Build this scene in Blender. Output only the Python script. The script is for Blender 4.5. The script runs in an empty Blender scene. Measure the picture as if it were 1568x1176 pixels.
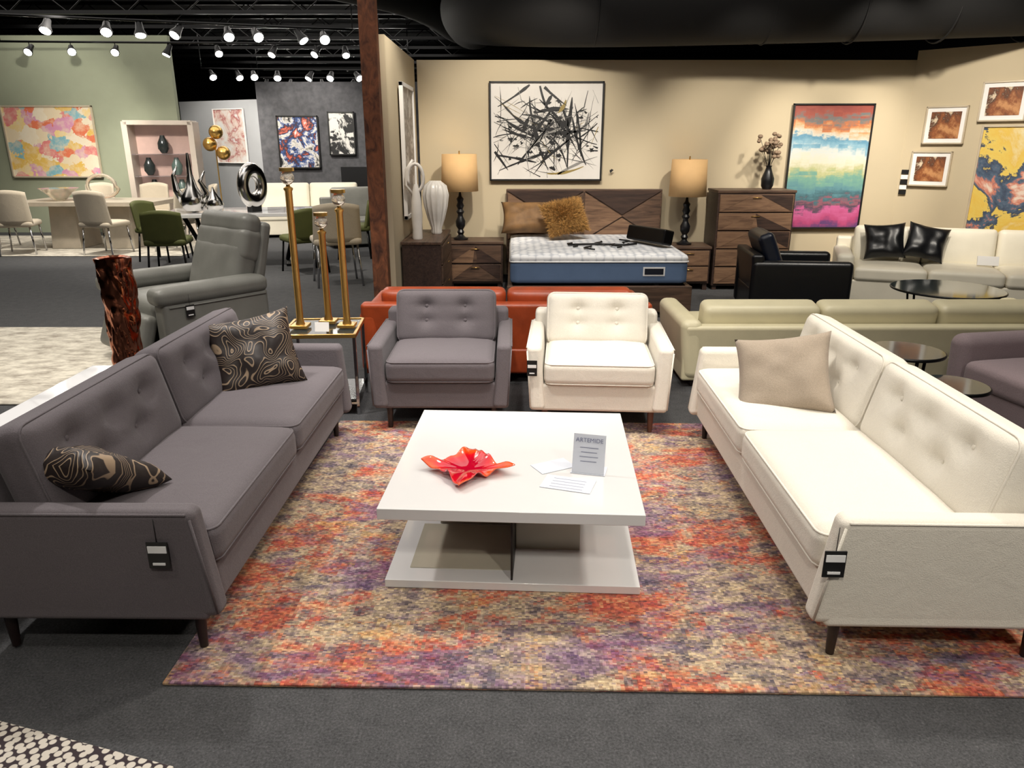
import bpy,bmesh,math,random
from mathutils import Vector,Matrix,noise,Euler
random.seed(7)
S=bpy.context.scene
S.view_settings.view_transform='Standard'
S.view_settings.exposure=0.0
R=math.radians
def lin(c):
    o=[]
    for v in c:
        v=v/255.0
        o.append(v/12.92 if v<=.04045 else ((v+.055)/1.055)**2.4)
    return (o[0],o[1],o[2],1)
# ---------------- materials
class NT:
    def __init__(s,name):
        s.m=bpy.data.materials.new(name); s.m.use_nodes=True
        s.t=s.m.node_tree; s.b=s.t.nodes['Principled BSDF']
    def n(s,typ,**k):
        nd=s.t.nodes.new(typ)
        for a,v in k.items():
            if a in nd.inputs.keys(): nd.inputs[a].default_value=v
            else: setattr(nd,a,v)
        return nd
    def l(s,a,b): s.t.links.new(a,b)
    def obj(s,scale=(1,1,1),rot=(0,0,0),loc=(0,0,0),snap=None):
        tc=s.n('ShaderNodeTexCoord'); mp=s.n('ShaderNodeMapping')
        mp.inputs['Scale'].default_value=scale; mp.inputs['Rotation'].default_value=rot; mp.inputs['Location'].default_value=loc
        src=tc.outputs['Object']
        if snap:
            sn=s.n('ShaderNodeVectorMath'); sn.operation='SNAP'; sn.inputs[1].default_value=snap; s.l(src,sn.inputs[0]); src=sn.outputs[0]
        s.l(src,mp.inputs['Vector']); return mp.outputs['Vector']
    def ramp(s,fac,stops,mode='LINEAR'):
        r=s.n('ShaderNodeValToRGB'); cr=r.color_ramp; cr.interpolation=mode
        while len(cr.elements)<len(stops): cr.elements.new(.5)
        for e,(p,c) in zip(cr.elements,stops):
            e.position=p; e.color=c if len(c)==4 else lin(c)
        s.l(fac,r.inputs['Fac']); return r.outputs['Color']
    def mix(s,fac,a,b,mode='MIX'):
        x=s.n('ShaderNodeMix'); x.data_type='RGBA'; x.blend_type=mode
        for sock,v in ((x.inputs[0],fac),(x.inputs[6],a),(x.inputs[7],b)):
            if hasattr(v,'links'): s.l(v,sock)
            elif isinstance(v,(int,float)): sock.default_value=v
            else: sock.default_value=v if len(v)==4 else lin(v)
        return x.outputs[2]
    def noise(s,vec,scale,detail=3,rough=.5,dist=0):
        x=s.n('ShaderNodeTexNoise'); x.inputs['Scale'].default_value=scale; x.inputs['Detail'].default_value=detail
        x.inputs['Roughness'].default_value=rough; x.inputs['Distortion'].default_value=dist
        s.l(vec,x.inputs['Vector']); return x.outputs['Fac'],x.outputs['Color']
    def bump(s,h,st=.3,dist=.01):
        b=s.n('ShaderNodeBump'); b.inputs['Strength'].default_value=st; b.inputs['Distance'].default_value=dist
        s.l(h,b.inputs['Height']); s.l(b.outputs['Normal'],s.b.inputs['Normal'])
    def math(s,op,a,b=None):
        x=s.n('ShaderNodeMath'); x.operation=op
        for i,v in enumerate((a,b)):
            if v is None: continue
            if hasattr(v,'links'): s.l(v,x.inputs[i])
            else: x.inputs[i].default_value=v
        return x.outputs[0]
    def sep(s,v):
        x=s.n('ShaderNodeSeparateXYZ'); s.l(v,x.inputs[0]); return x.outputs
def M(name,col,rough=.6,metal=0,var=.08,vs=6,bump=.15,bs=150,bd=.003,coat=0,trans=0,emit=0,sheen=0,alpha=None):
    k=NT(name); v=k.obj(); f,_=k.noise(v,vs,4)
    c=lin(col); a=tuple(max(0,x*(1-var)) for x in c[:3])+(1,); b=tuple(min(1,x*(1+var)) for x in c[:3])+(1,)
    k.l(k.ramp(f,[(.3,a),(.7,b)]),k.b.inputs['Base Color'])
    k.b.inputs['Roughness'].default_value=rough; k.b.inputs['Metallic'].default_value=metal
    k.b.inputs['Coat Weight'].default_value=coat; k.b.inputs['Transmission Weight'].default_value=trans
    k.b.inputs['Sheen Weight'].default_value=sheen
    if bump:
        g,_=k.noise(v,bs,2); k.bump(g,bump,bd)
    if emit:
        k.b.inputs['Emission Color'].default_value=c; k.b.inputs['Emission Strength'].default_value=emit
    return k.m
def fabric(name,col,var=.1):
    k=NT(name); v=k.obj(); f,_=k.noise(v,260,2); g,_=k.noise(v,3,3)
    c=lin(col); a=tuple(x*(1-var*2) for x in c[:3])+(1,); b=tuple(min(1,x*(1+var)) for x in c[:3])+(1,)
    c1=k.ramp(f,[(.3,a),(.7,b)]); k.l(k.mix(.12,c1,k.ramp(g,[(.3,a),(.7,b)])),k.b.inputs['Base Color'])
    k.b.inputs['Roughness'].default_value=.85; k.b.inputs['Sheen Weight'].default_value=.1
    wr,_=k.noise(v,9,3,.6,.6); h=k.math('ADD',f,k.math('MULTIPLY',wr,2.5))
    k.bump(h,.28,.005); return k.m
def wood(name,c1,c2,scale=(1,12,12),rough=.45):
    k=NT(name); v=k.obj(scale); f,_=k.noise(v,2.2,6,.6,1.2)
    k.l(k.ramp(f,[(.3,c1),(.7,c2)]),k.b.inputs['Base Color']); k.b.inputs['Roughness'].default_value=rough
    k.bump(f,.15,.003); return k.m
m_grey=fabric('fabric_grey',(98,91,95)); m_white=fabric('fabric_white',(218,212,200),.04)
m_leg=M('leg_wood',(34,22,20),.4); m_legb=M('leg_brown',(90,52,38),.4)
m_black=M('black_matte',(14,14,15),.5); m_blackm=M('black_metal',(16,16,17),.35,.5)
m_ceil=M('ceiling_black',(12,12,13),.9); m_duct=M('duct_black',(9,9,10),.75)
m_tabw=M('white_lacquer',(214,213,213),.12,var=.01,bump=0,coat=.6)
m_taupe=M('taupe_gloss',(178,172,156),.12,var=.03,bump=0,coat=.5)
m_orange=M('leather_cognac',(158,66,32),.38,var=.2,vs=8,bump=.2,bs=90)
m_sage=M('leather_sage',(208,200,168),.42,var=.05,bump=.15,bs=90)
m_recl=M('leather_grey',(112,112,107),.42,var=.1,bump=.2,bs=90)
m_navy=M('leather_navy',(18,24,38),.35,var=.1,bump=.2,bs=90); m_blk=M('leather_black',(13,14,18),.35,bump=.2,bs=90)
m_cream=M('leather_cream',(236,229,210),.45,var=.03,bump=.15,bs=90)
m_purp=fabric('fabric_mauve',(136,120,124))
m_brass=M('brass',(224,182,104),.28,.92,bump=0); m_crystal=M('crystal',(245,235,220),.05,trans=.8,bump=0)
m_silver=M('silver',(200,198,195),.16,1,bump=0); m_chrome=M('chrome',(190,190,192),.1,1,bump=0)
m_glassd=M('smoked_glass',(44,50,50),.08,bump=0)
m_wood=wood('wood_walnut_grey',(46,34,28),(104,80,64)); m_woodl=wood('wood_walnut_light',(84,62,48),(136,106,82))
m_woodd=wood('wood_walnut_dark',(34,25,22),(70,52,44))
m_beige=fabric('fabric_beige',(192,180,160)); m_green=M('fabric_olive',(78,82,36),.7)
m_shade=M('lamp_shade_linen',(206,168,118),.8,var=.05,emit=.05)
m_china=M('ceramic_white',(224,220,214),.25,bump=0,coat=.4)
m_paper=M('paper',(235,233,230),.6,var=.01,bump=0)
m_tagw=M('tag_label',(225,225,225),.5,bump=0)
m_stone=M('stone_taupe',(176,166,150),.4,var=.08)
# ---------------- geometry helpers
def grp(name,loc=(0,0,0),rz=0):
    e=bpy.data.objects.new(name,None); e.empty_display_size=.1; e.location=loc; e.rotation_euler=(0,0,R(rz))
    S.collection.objects.link(e); return e
def mk(name,me,mat,par=None,loc=(0,0,0),rot=(0,0,0),smooth=True):
    o=bpy.data.objects.new(name,me); S.collection.objects.link(o)
    if mat: me.materials.append(mat)
    o.location=loc
    if hasattr(rot,'to_euler') : o.rotation_euler=rot.to_euler()
    else: o.rotation_euler=rot
    if par: o.parent=par
    if smooth: me.polygons.foreach_set('use_smooth',[True]*len(me.polygons))
    return o
def mesh(vs,fs,name='m'):
    me=bpy.data.meshes.new(name); me.from_pydata(vs,[],fs); me.update(); return me
def box(name,mat,size,loc,par=None,rot=(0,0,0),bev=.01,seg=3,tap=1,shear=(0,0)):
    x,y,z=[s/2 for s in size]; v=[]
    for sz in (-1,1):
        k=tap if sz<0 else 1
        sx=shear[0]*sz; sy=shear[1]*sz
        for a,b in ((-1,-1),(1,-1),(1,1),(-1,1)): v.append((a*x*k+sx,b*y*k+(sy if (b<0 or len(shear)<3) else 0),sz*z))
    f=[(3,2,1,0),(4,5,6,7),(0,1,5,4),(1,2,6,5),(2,3,7,6),(3,0,4,7)]
    o=mk(name,mesh(v,f),mat,par,loc,rot,smooth=bev>0)
    if bev>0:
        m=o.modifiers.new('b','BEVEL'); m.width=min(bev,min(size)*.49); m.segments=seg; m.harden_normals=True; m.limit_method='NONE'
    return o
def rr(w,d,r,n=5):
    pts=[]
    for cx,cy,a0 in ((w/2-r,d/2-r,0),(-w/2+r,d/2-r,90),(-w/2+r,-d/2+r,180),(w/2-r,-d/2+r,270)):
        for i in range(n+1):
            a=R(a0+90*i/n); pts.append((cx+r*math.cos(a),cy+r*math.sin(a)))
    return pts
def tube(name,mat,pts,r,par=None,loc=(0,0,0),rot=(0,0,0),seg=8,closed=False,radii=None):
    P=[Vector(p) for p in pts]; n=len(P); vs=[];fs=[]
    up=None
    for i,p in enumerate(P):
        a=P[(i-1)%n] if (closed or i>0) else p; b=P[(i+1)%n] if (closed or i<n-1) else p
        t=(b-a).normalized()
        if up is None:
            up=Vector((0,0,1)) if abs(t.z)<.9 else Vector((1,0,0))
        s=t.cross(up).normalized(); up=s.cross(t).normalized()
        rad=radii[i] if radii else r
        for j in range(seg):
            an=2*math.pi*j/seg; vs.append(tuple(p+(s*math.cos(an)+up*math.sin(an))*rad))
    m=n if closed else n-1
    for i in range(m):
        for j in range(seg):
            a=i*seg+j; b=i*seg+(j+1)%seg; c=((i+1)%n)*seg+(j+1)%seg; d=((i+1)%n)*seg+j
            fs.append((a,d,c,b))
    if not closed:
        fs.append(tuple(range(seg))); fs.append(tuple(reversed(range((n-1)*seg,n*seg))))
    return mk(name,mesh(vs,fs),mat,par,loc,rot)
def lathe(name,mat,prof,loc=(0,0,0),par=None,seg=32,rot=(0,0,0),fn=None):
    vs=[];fs=[];n=len(prof)
    for i,(r,z) in enumerate(prof):
        for j in range(seg):
            a=2*math.pi*j/seg; p=Vector((r*math.cos(a),r*math.sin(a),z))
            if fn: p=fn(p)
            vs.append(tuple(p))
    for i in range(n-1):
        for j in range(seg):
            fs.append((i*seg+j,i*seg+(j+1)%seg,(i+1)*seg+(j+1)%seg,(i+1)*seg+j))
    fs.append(tuple(reversed(range(seg)))); fs.append(tuple(range((n-1)*seg,n*seg)))
    o=mk(name,mesh(vs,fs),mat,par,loc,rot)
    m=o.modifiers.new('e','EDGE_SPLIT'); m.split_angle=R(50)
    return o
def cyl(name,mat,r,h,loc,par=None,seg=24,rot=(0,0,0),r2=None):
    return lathe(name,mat,[(r,-h/2),(r2 if r2 is not None else r,h/2)],loc,par,seg,rot)
def ball(name,mat,r,loc,par,scale=(1,1,1),seg=20):
    bm=bmesh.new(); bmesh.ops.create_uvsphere(bm,u_segments=seg,v_segments=max(6,seg//2),radius=r)
    me=bpy.data.meshes.new(name); bm.to_mesh(me); bm.free()
    o=mk(name,me,mat,par,loc); o.scale=scale; return o
def cush(name,mat,size,loc,par=None,rot=(0,0,0),r=.04,puff=.02,tufts=(),td=.025,ts=.06,cuts=20,pipe=None,wr=.005):
    hx,hy,hz=[s/2 for s in size]; r=min(r,hz*.98)
    bm=bmesh.new(); bmesh.ops.create_cube(bm,size=2)
    bmesh.ops.subdivide_edges(bm,edges=bm.edges[:],cuts=cuts,use_grid_fill=True)
    off=random.uniform(0,50)
    for v in bm.verts:
        x,y,z=v.co
        q=Vector((math.copysign(abs(x)**.85,x)*hx,math.copysign(abs(y)**.85,y)*hy,z*hz))
        c=Vector((max(-hx+r,min(hx-r,q.x)),max(-hy+r,min(hy-r,q.y)),max(-hz+r,min(hz-r,q.z))))
        d=q-c
        if d.length>1e-6: q=c+d.normalized()*r
        X=q.x/hx;Y=q.y/hy
        e=max(0,(1-X**4))*max(0,(1-Y**4))
        if q.z>0: 
            q.z+=puff*e + wr*e*noise.noise(Vector((q.x*7+off,q.y*7,off)))
            for tx,ty in tufts:
                dx=q.x-tx*hx; dy=q.y-ty*hy
                rr2=(dx*dx+dy*dy)
                q.z-=td*math.exp(-rr2/(ts*ts)) + td*.5*math.exp(-math.sqrt(rr2)/(ts*.35))
                if abs(dx)<ts*3: q.z-=td*.22*math.exp(-(dy/.02)**2)*max(0,1-abs(dx)/(ts*3))
        elif puff: q.z-=puff*.3*e
        v.co=q
    me=bpy.data.meshes.new(name); bm.to_mesh(me); bm.free()
    o=mk(name,me,mat,par,loc,rot)
    if pipe is not None:
        for zz in pipe:
            z=zz*(hz-r*.35)
            pts=[(a,b,z) for a,b in rr(2*hx-r*.35,2*hy-r*.35,r*1.0)]
            tube(name+'_piping',mat,pts,.0045,par,loc,rot,6,True)
    return o
def ortho(nrm,roll=0):
    q=Vector(nrm).normalized().to_track_quat('Z','Y')
    return (q.to_matrix().to_4x4()@Matrix.Rotation(R(roll),4,'Z'))
def pillow(name,mat,w,h,t,loc,nrm,roll=0,par=None,n=26):
    vs=[];fs=[]
    for s in (1,-1):
        for i in range(n+1):
            for j in range(n+1):
                x=-1+2*i/n;y=-1+2*j/n
                z=t/2*((1-x**4)*(1-y**4))**.55*s
                X=x*(1-.10*(1-y*y)); Y=y*(1-.10*(1-x*x))
                z*=1+.3*noise.noise(Vector((x*1.9,y*1.9,s*3+loc[0])))
                vs.append((X*w/2,Y*h/2,z))
    N=(n+1)**2
    for i in range(n):
        for j in range(n):
            a=i*(n+1)+j; fs.append((a,a+n+1,a+n+2,a+1)); a+=N; fs.append((a,a+1,a+n+2,a+n+1))
    me=mesh(vs,fs); bm=bmesh.new(); bm.from_mesh(me); bmesh.ops.remove_doubles(bm,verts=bm.verts,dist=.0004); bm.to_mesh(me); bm.free()
    return mk(name,me,mat,par,loc,ortho(nrm,roll))
def tagp(par,loc,nrm='-y'):
    x,y,z=loc
    if nrm=='-y':
        box('tag',m_black,(.06,.005,.095),(x,y,z),par,bev=.002); box('tag_label',m_tagw,(.05,.003,.018),(x,y-.004,z+.012),par,bev=0); box('tag_line',m_tagw,(.03,.003,.006),(x,y-.004,z-.03),par,bev=0)
    else:
        s=1 if nrm=='+x' else -1
        box('tag',m_black,(.005,.07,.095),(x,y,z),par,bev=.002); box('tag_label',m_tagw,(.003,.06,.024),(x+s*.004,y,z+.022),par,bev=0); box('tag_line',m_tagw,(.003,.04,.008),(x+s*.004,y,z-.03),par,bev=0)
        tube('tag_string',m_black,[(x,y,z+.045),(x,y,z+.13)],.0015,par,seg=4)
# ---------------- room
def plane(name,mat,x0,x1,y0,y1,z,par=None):
    return mk(name,mesh([(x0,y0,z),(x1,y0,z),(x1,y1,z),(x0,y1,z)],[(0,1,2,3)]),mat,par,smooth=False)
k=NT('carpet_charcoal'); v=k.obj(); f,_=k.noise(v,120,4,.75); g,_=k.noise(v,14,3)
c=k.ramp(f,[(.35,(40,41,43)),(.6,(84,84,86)),(.76,(126,126,127))]); k.l(k.mix(.3,c,k.ramp(g,[(.3,(50,51,53)),(.7,(84,84,86))])),k.b.inputs['Base Color'])
k.b.inputs['Roughness'].default_value=.95; k.bump(f,.5,.01); m_carpet=k.m
plane('floor',m_carpet,-14,9,-4,30,0)
cl=plane('ceiling',m_ceil,-14,9,-4,30,4.3)
m_wall=M('wall_paint_beige',(196,182,154),.9,var=.02,vs=2,bump=.05,bs=60)
m_gwall=M('wall_paint_sage',(152,158,136),.9,var=.02,bump=.05,bs=60)
m_dwall=M('wall_dark_plaster',(84,84,88),.9,var=.25,vs=9,bump=.1)
m_lwall=M('wall_paint_grey',(168,170,174),.9,var=.02)
def wall(name,mat,p0,p1,h,th=.12,z0=0):
    p0=Vector(p0);p1=Vector(p1); d=p1-p0; L=d.length; a=math.atan2(d.y,d.x)
    c=(p0+p1)/2+Vector((-d.y,d.x)).normalized()*th/2
    return box(name,mat,(L,th,h),(c.x,c.y,z0+h/2),None,(0,0,a),0)
wall('wall_back',m_wall,(-1.12,9.4),(4.78,9.4),2.62)
wall('wall_right',m_wall,(4.75,9.4),(7.2,6.95),2.72)
wall('wall_left',m_wall,(-1.15,7.28),(-1.15,9.4),2.62)
wall('wall_sage',m_gwall,(-13,15),(-6.4,15),3.6)
wall('wall_grey',m_lwall,(-7.6,18),(-5.5,17),2.6)
wall('wall_dark',m_dwall,(-5.5,17),(-1.6,17),2.95)
wall('wall_outer_left',m_ceil,(-14,-4),(-14,30),4.3)
wall('wall_outer_back',m_ceil,(-14,29.8),(9,29.8),4.3)
wall('wall_outer_right',m_ceil,(9,30),(9,-4),4.3)
wall('wall_outer_front',m_ceil,(9,-4),(-14,-4),4.3)
box('baseboard_back',m_black,(5.8,.02,.1),(1.9,9.385,.05),None,bev=0)
m_col=wood('column_rust',(60,30,18),(140,84,52),(6,6,3),.7)
box('column',m_col,(.15,.14,4.3),(-1.27,7.18,2.15),None,bev=.006)
g=grp('ceiling_duct')
def smooth_path(P,n=8):
    P=[Vector(p) for p in P]; out=[]
    for i in range(len(P)-1):
        p0=P[max(i-1,0)];p1=P[i];p2=P[i+1];p3=P[min(i+2,len(P)-1)]
        for j in range(n):
            t=j/n; out.append(.5*((2*p1)+(p2-p0)*t+(2*p0-5*p1+4*p2-p3)*t*t+(3*p1-p0-3*p2+p3)*t**3))
    out.append(P[-1]); return out
pts=smooth_path([(-.6,12.5,3.5),(-.5,10.6,3.35),(-.1,9.5,3.2),(.8,8.9,3.12),(2,8.75,3.12),(4,8.6,3.15),(6.5,8.3,3.2)])
tube('duct',m_duct,pts,.42,g,seg=48)
for i in range(7): 
    tube('duct_rib',m_duct,[(.9+i*.9,8.85-i*.07+.425*math.cos(a),3.13+.425*math.sin(a)) for a in [2*math.pi*j/36 for j in range(36)]],.010,g,closed=True)
g=grp('ceiling_duct'); tube('duct',m_duct,smooth_path([(-9,8.2,4.0),(-4,9.8,3.9),(-1.6,11.2,3.75),(-.9,14,3.7)]),.36,g,seg=40)
g=grp('ceiling_joist')
for i in range(12):
    y=9+i*1.6
    box('chord_top',m_blackm,(20,.06,.06),(-3,y,4.2),g,bev=0); box('chord_bottom',m_blackm,(20,.06,.06),(-3,y,3.8),g,bev=0)
    if i<8:
        pts=[]
        for j in range(40): pts.append((-12+j*.5,y,3.8 if j%2 else 4.2))
        tube('web',m_blackm,pts,.014,g,seg=5)
# ---------------- rugs
def slab(name,mat,w,d,t,loc,rz,par=None): return box(name,mat,(w,d,t),(loc[0],loc[1],t/2+.001),par,(0,0,R(rz)),.004,2)
k=NT('rug_multicolour')
sn=(.014,.008,1)
def rn(sc,scale,det=8,ro=.72,loc=(0,0,0),dist=.3): return k.noise(k.obj(scale,loc=loc,snap=sn),sc,det,ro,dist)[0]
fa=rn(10,(1,1.8,1),6,.78,(1,2,0)); 
c=k.ramp(fa,[(.34,(80,72,78)),(.43,(132,120,118)),(.50,(178,164,140)),(.57,(202,188,150)),(.66,(142,128,126))])
m1=k.ramp(rn(2.1,(1.0,1.2,1),9,.78,(4,1,0)),[(.49,(0,0,0)),(.55,(235,235,235))])
c=k.mix(m1,c,k.ramp(rn(10,(1,1.6,1),6,.76,(7,7,0)),[(.36,(112,48,50)),(.45,(186,66,48)),(.52,(204,102,62)),(.58,(212,164,116)),(.64,(150,96,90))]))
m2=k.ramp(rn(1.6,(.8,2.0,1),9,.78,(11,5,0)),[(.50,(0,0,0)),(.57,(230,230,230))])
c=k.mix(m2,c,k.ramp(rn(10,(1,2,1),6,.76,(2,9,0)),[(.36,(66,50,88)),(.45,(110,82,126)),(.53,(138,118,142)),(.62,(176,166,160))]))
m3=k.ramp(rn(2.4,(1.2,1.6,1),9,.8,(3,14,0)),[(.54,(0,0,0)),(.60,(215,215,215))])
c=k.mix(m3,c,k.ramp(rn(10,(1,2,1),5,.78,(8,3,0)),[(.4,(50,46,60)),(.52,(82,88,110)),(.64,(146,138,126))]))
m4=k.ramp(rn(2.6,(1.2,1.6,1),9,.8,(21,4,0)),[(.56,(0,0,0)),(.61,(205,205,205))])
c=k.mix(m4,c,k.ramp(rn(10,(1,2,1),5,.78,(5,5,0)),[(.4,(204,154,72)),(.52,(216,192,128)),(.62,(196,96,56))]))
f4,_=k.noise(k.obj((60,110,1)),1.6,2,.6)
wn=k.n('ShaderNodeTexWhiteNoise'); k.l(k.obj(snap=(.012,.008,1)),wn.inputs['Vector'])
c=k.mix(.25,c,k.ramp(f4,[(.3,(20,20,20)),(.7,(205,205,205))]),'OVERLAY')
c=k.mix(.42,c,wn.outputs['Value'],'OVERLAY')
c=k.mix(1.0,c,(238,228,228),'MULTIPLY')
k.l(c,k.b.inputs['Base Color']); k.b.inputs['Roughness'].default_value=.95; k.bump(f4,.5,.006); m_rug=k.m
slab('area_rug',m_rug,3.15,2.40,.012,(.46,3.15),-1.2)
k=NT('rug_light'); f,_=k.noise(k.obj((1,2,1)),5,6,.7); k.l(k.ramp(f,[(.35,(150,142,130)),(.6,(214,208,194))]),k.b.inputs['Base Color']); k.b.inputs['Roughness'].default_value=.95; m_rugl=k.m
slab('area_rug',m_rugl,2.9,2.2,.012,(-4.5,5.8),0)
slab('area_rug',m_rugl,5.6,2.7,.012,(-8.0,13.0),0)
k=NT('rug_mosaic'); v=k.obj((1,1,1),(0,0,.6)); vo=k.n('ShaderNodeTexVoronoi'); vo.inputs['Scale'].default_value=38; vo.inputs['Randomness'].default_value=.45; k.l(v,vo.inputs['Vector'])
k.l(k.ramp(vo.outputs['Distance'],[(.42,(204,196,184)),(.5,(54,44,48))]),k.b.inputs['Base Color']); k.b.inputs['Roughness'].default_value=.95; k.bump(vo.outputs['Distance'],-.6,.01); m_rugm=k.m
slab('area_rug',m_rugm,1.6,1.3,.014,(-1.9,1.24),-16)
# ---------------- tufted sofa
def sofa(name,W,D,loc,rz,mat,n=2,ah=.56,aw=.09,sh=.45,st=.15,leg=.15,bh=.80,bfh=.70,lean=14,tuft=None,stuft=None,legm=None,flare=.012,bt=.15,pipe=True,legr=(.022,.014),armbev=.03,legin=.1,base=.001,rake=0):
    g=grp(name,(loc[0],loc[1],base),rz)
    iw=W-2*aw
    box('frame',mat,(W-.02,D-.06,sh-st-leg+.02),(0,0,leg+(sh-st-leg)/2),g,bev=.02)
    for s in (-1,1):
        box('arm',mat,(aw,D-.02,ah-leg),(s*(W/2-aw/2),0,leg+(ah-leg)/2),g,bev=armbev,seg=5,shear=(s*flare,rake,1))
        if pipe:
            tube('arm_piping',mat,[(s*(W/2+flare-.004),-D/2+.03+rake,ah-.012),(s*(W/2+flare-.004),D/2-.04,ah-.012)],.005,g,seg=6)
            tube('arm_piping',mat,[(s*(W/2+flare-.006),-D/2+.02+rake,ah-.03),(s*(W/2-flare-.004),-D/2+.02-rake,leg+.02)],.005,g,seg=6)
    box('back_frame',mat,(W-.03,.12,bfh-leg),(0,D/2-.09,leg+(bfh-leg)/2),g,bev=.03,seg=4,shear=(0,.03))
    cw=iw/n
    for i in range(n):
        x=-iw/2+cw*(i+.5)
        cush('seat_cushion',mat,(cw-.006,D-.16,st),(x,-.075,sh-st/2),g,r=.045,puff=.022,tufts=stuft or (),td=.011,ts=.04,pipe=(1,-1) if pipe else None)
        H=bh-sh+.06
        L=R(lean)
        yy=D/2-.20-bt*.1; zz=sh-.04+H/2
        cush('back_cushion',mat,(cw-.008,H,bt),(x,yy,zz),g,rot=(R(90)-L,0,0),r=.05,puff=.02,tufts=tuft or (),td=.028,ts=.05,cuts=26,pipe=(1,) if pipe else None)
        if tuft:
            rm=Euler((R(90)-L,0,0)).to_matrix()
            for tx,ty in tuft:
                p=rm@Vector((tx*(cw-.008)/2,ty*H/2,bt/2-.02))
                ball('button',mat,.012,(x+p.x,yy+p.y,zz+p.z),g,(1,.5,1),12)
    lm=legm or m_leg
    for sx in (-1,1):
        for sy in (-1,1):
            lathe('leg',lm,[(legr[1],0),(legr[0],leg+.01)],(sx*(W/2-legin),sy*(D/2-.09),0),g,14)
    return g
T6=[(-.55,.35),(0,.35),(.55,.35),(-.3,-.25),(.3,-.25)]
T4=[(-.38,.38),(.38,.38),(-.38,-.15),(.38,-.15)]
RB=.0135
sl=sofa('tufted_sofa',2.09,.84,(-1.395,3.15),89.4,m_grey,tuft=T6,stuft=[(-.4,0),(.4,0)],bh=.775,bfh=.68,legin=.07,base=RB,rake=.02)
sr=sofa('tufted_sofa',2.09,.84,(1.45,3.10),-91.5,m_white,tuft=T6,stuft=[(-.4,0),(.4,0)],bh=.755,bfh=.66,ah=.55,legin=.07,base=RB,rake=.025)
c1=sofa('tufted_armchair',.84,.80,(-.43,4.58),0,m_grey,n=1,tuft=T4,stuft=[(0,0)],bh=.745,bfh=.62,ah=.54,base=RB,rake=.015)
c2=sofa('tufted_armchair',.84,.80,(.54,4.52),-4,m_white,n=1,tuft=T4,stuft=[(0,0)],legm=m_legb,bh=.735,bfh=.62,ah=.54,base=RB,rake=.015)
tagp(c2,(-.395,-.415,.42)); 
tagp(sl,(-1.062,-.27,.41),'-x'); tagp(sr,(1.062,-.40,.40),'+x')
# pillows
k=NT('zebra_swirl'); f,_=k.noise(k.obj((1,1,.3)),7.5,0.6,.4,.6)
s_=k.math('SINE',k.math('MULTIPLY',f,115)); k.l(k.ramp(s_,[(.74,(36,27,25)),(.90,(156,134,110))]),k.b.inputs['Base Color']); k.b.inputs['Roughness'].default_value=.5; k.bump(s_,.2,.002); m_zeb=k.m
pillow('throw_pillow',m_zeb,.45,.42,.15,(-1.35,3.73,.635),(.35,-.85,.42),8)
pillow('throw_pillow',m_zeb,.52,.40,.15,(-1.56,2.40,.59),(.12,.45,.85),0)
m_tp=fabric('fabric_taupe',(156,142,126))
pillow('throw_pillow',m_tp,.46,.42,.15,(1.33,3.46,.605),(-.45,-.72,.6),14)
# ---------------- coffee table
g=grp('coffee_table',(.02,2.93,RB+.001),-3)
box('top',m_tabw,(.98,1.06,.045),(0,0,.375),g,bev=.003)
box('base',m_tabw,(1.0,.92,.035),(0,.03,.0175),g,bev=.003)
box('divider',m_black,(.008,.68,.32),(0,-.07,.195),g,bev=0)
box('pedestal_right',m_taupe,(.27,.44,.318),(.14,.05,.194),g,bev=.002)
box('pedestal_left',m_taupe,(.34,.26,.318),(-.175,.16,.194),g,bev=.002)
box('taupe_sheet',m_taupe,(.41,.36,.004),(-.21,-.16,.037),g,bev=0)  # thin flat taupe sheet on the left of the base
# wavy square glass dish
k=NT('red_glass'); x=k.sep(k.obj()); f,_=k.noise(k.obj(),7,3)
rd=k.math('ADD',k.math('MAXIMUM',k.math('ABSOLUTE',x[0]),k.math('ABSOLUTE',x[1])),k.math('MULTIPLY',k.math('SUBTRACT',f,.5),.16))
k.l(k.ramp(rd,[(.05,(190,8,44)),(.10,(222,18,34)),(.13,(240,88,30))]),k.b.inputs['Base Color']); k.b.inputs['Roughness'].default_value=.05; k.b.inputs['Coat Weight'].default_value=1; k.b.inputs['Transmission Weight'].default_value=.15; m_red=k.m
vs=[];fs=[];n=36
def dish(u,w):
    e=max(abs(u),abs(w)); cr_=abs(u*w)
    px=u*(1+.16*cr_-.07*(1-w*w)*abs(u)); py=w*(1+.16*cr_-.07*(1-u*u)*abs(w))
    a=math.atan2(w,u)
    z=.010+.026*e**1.8+.011*e**3*(math.sin(6*a+.6)+.7*math.sin(11*a+2))
    return px*.118,py*.118,max(z,.006)
for s in (0,1):
    for i in range(n+1):
        for j in range(n+1):
            a,b,z=dish(-1+2*i/n,-1+2*j/n); vs.append((a,b,z-(.005 if s else 0)))
N=(n+1)**2
for i in range(n):
    for j in range(n):
        a=i*(n+1)+j; fs.append((a,a+n+1,a+n+2,a+1)); a+=N; fs.append((a,a+1,a+n+2,a+n+1))
for i in range(n):
    for (a,b) in ((i*(n+1),(i+1)*(n+1)),((i+1)*(n+1)+n,i*(n+1)+n),(i+1,i),(n*(n+1)+i,n*(n+1)+i+1)): fs.append((b,a,a+N,b+N))
TZ=RB+.001+.3975
mk('glass_bowl',mesh(vs,fs),m_red,None,(-.18,2.75,TZ),(0,0,R(38)))
def text(body,size,loc,rot,par,mat,name='lettering'):
    cu=bpy.data.curves.new(name,'FONT'); cu.body=body; cu.size=size; cu.align_x='CENTER'; cu.extrude=.0002
    o=bpy.data.objects.new(name,cu); S.collection.objects.link(o); o.location=loc; o.rotation_euler=rot; o.parent=par; cu.materials.append(mat)
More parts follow.
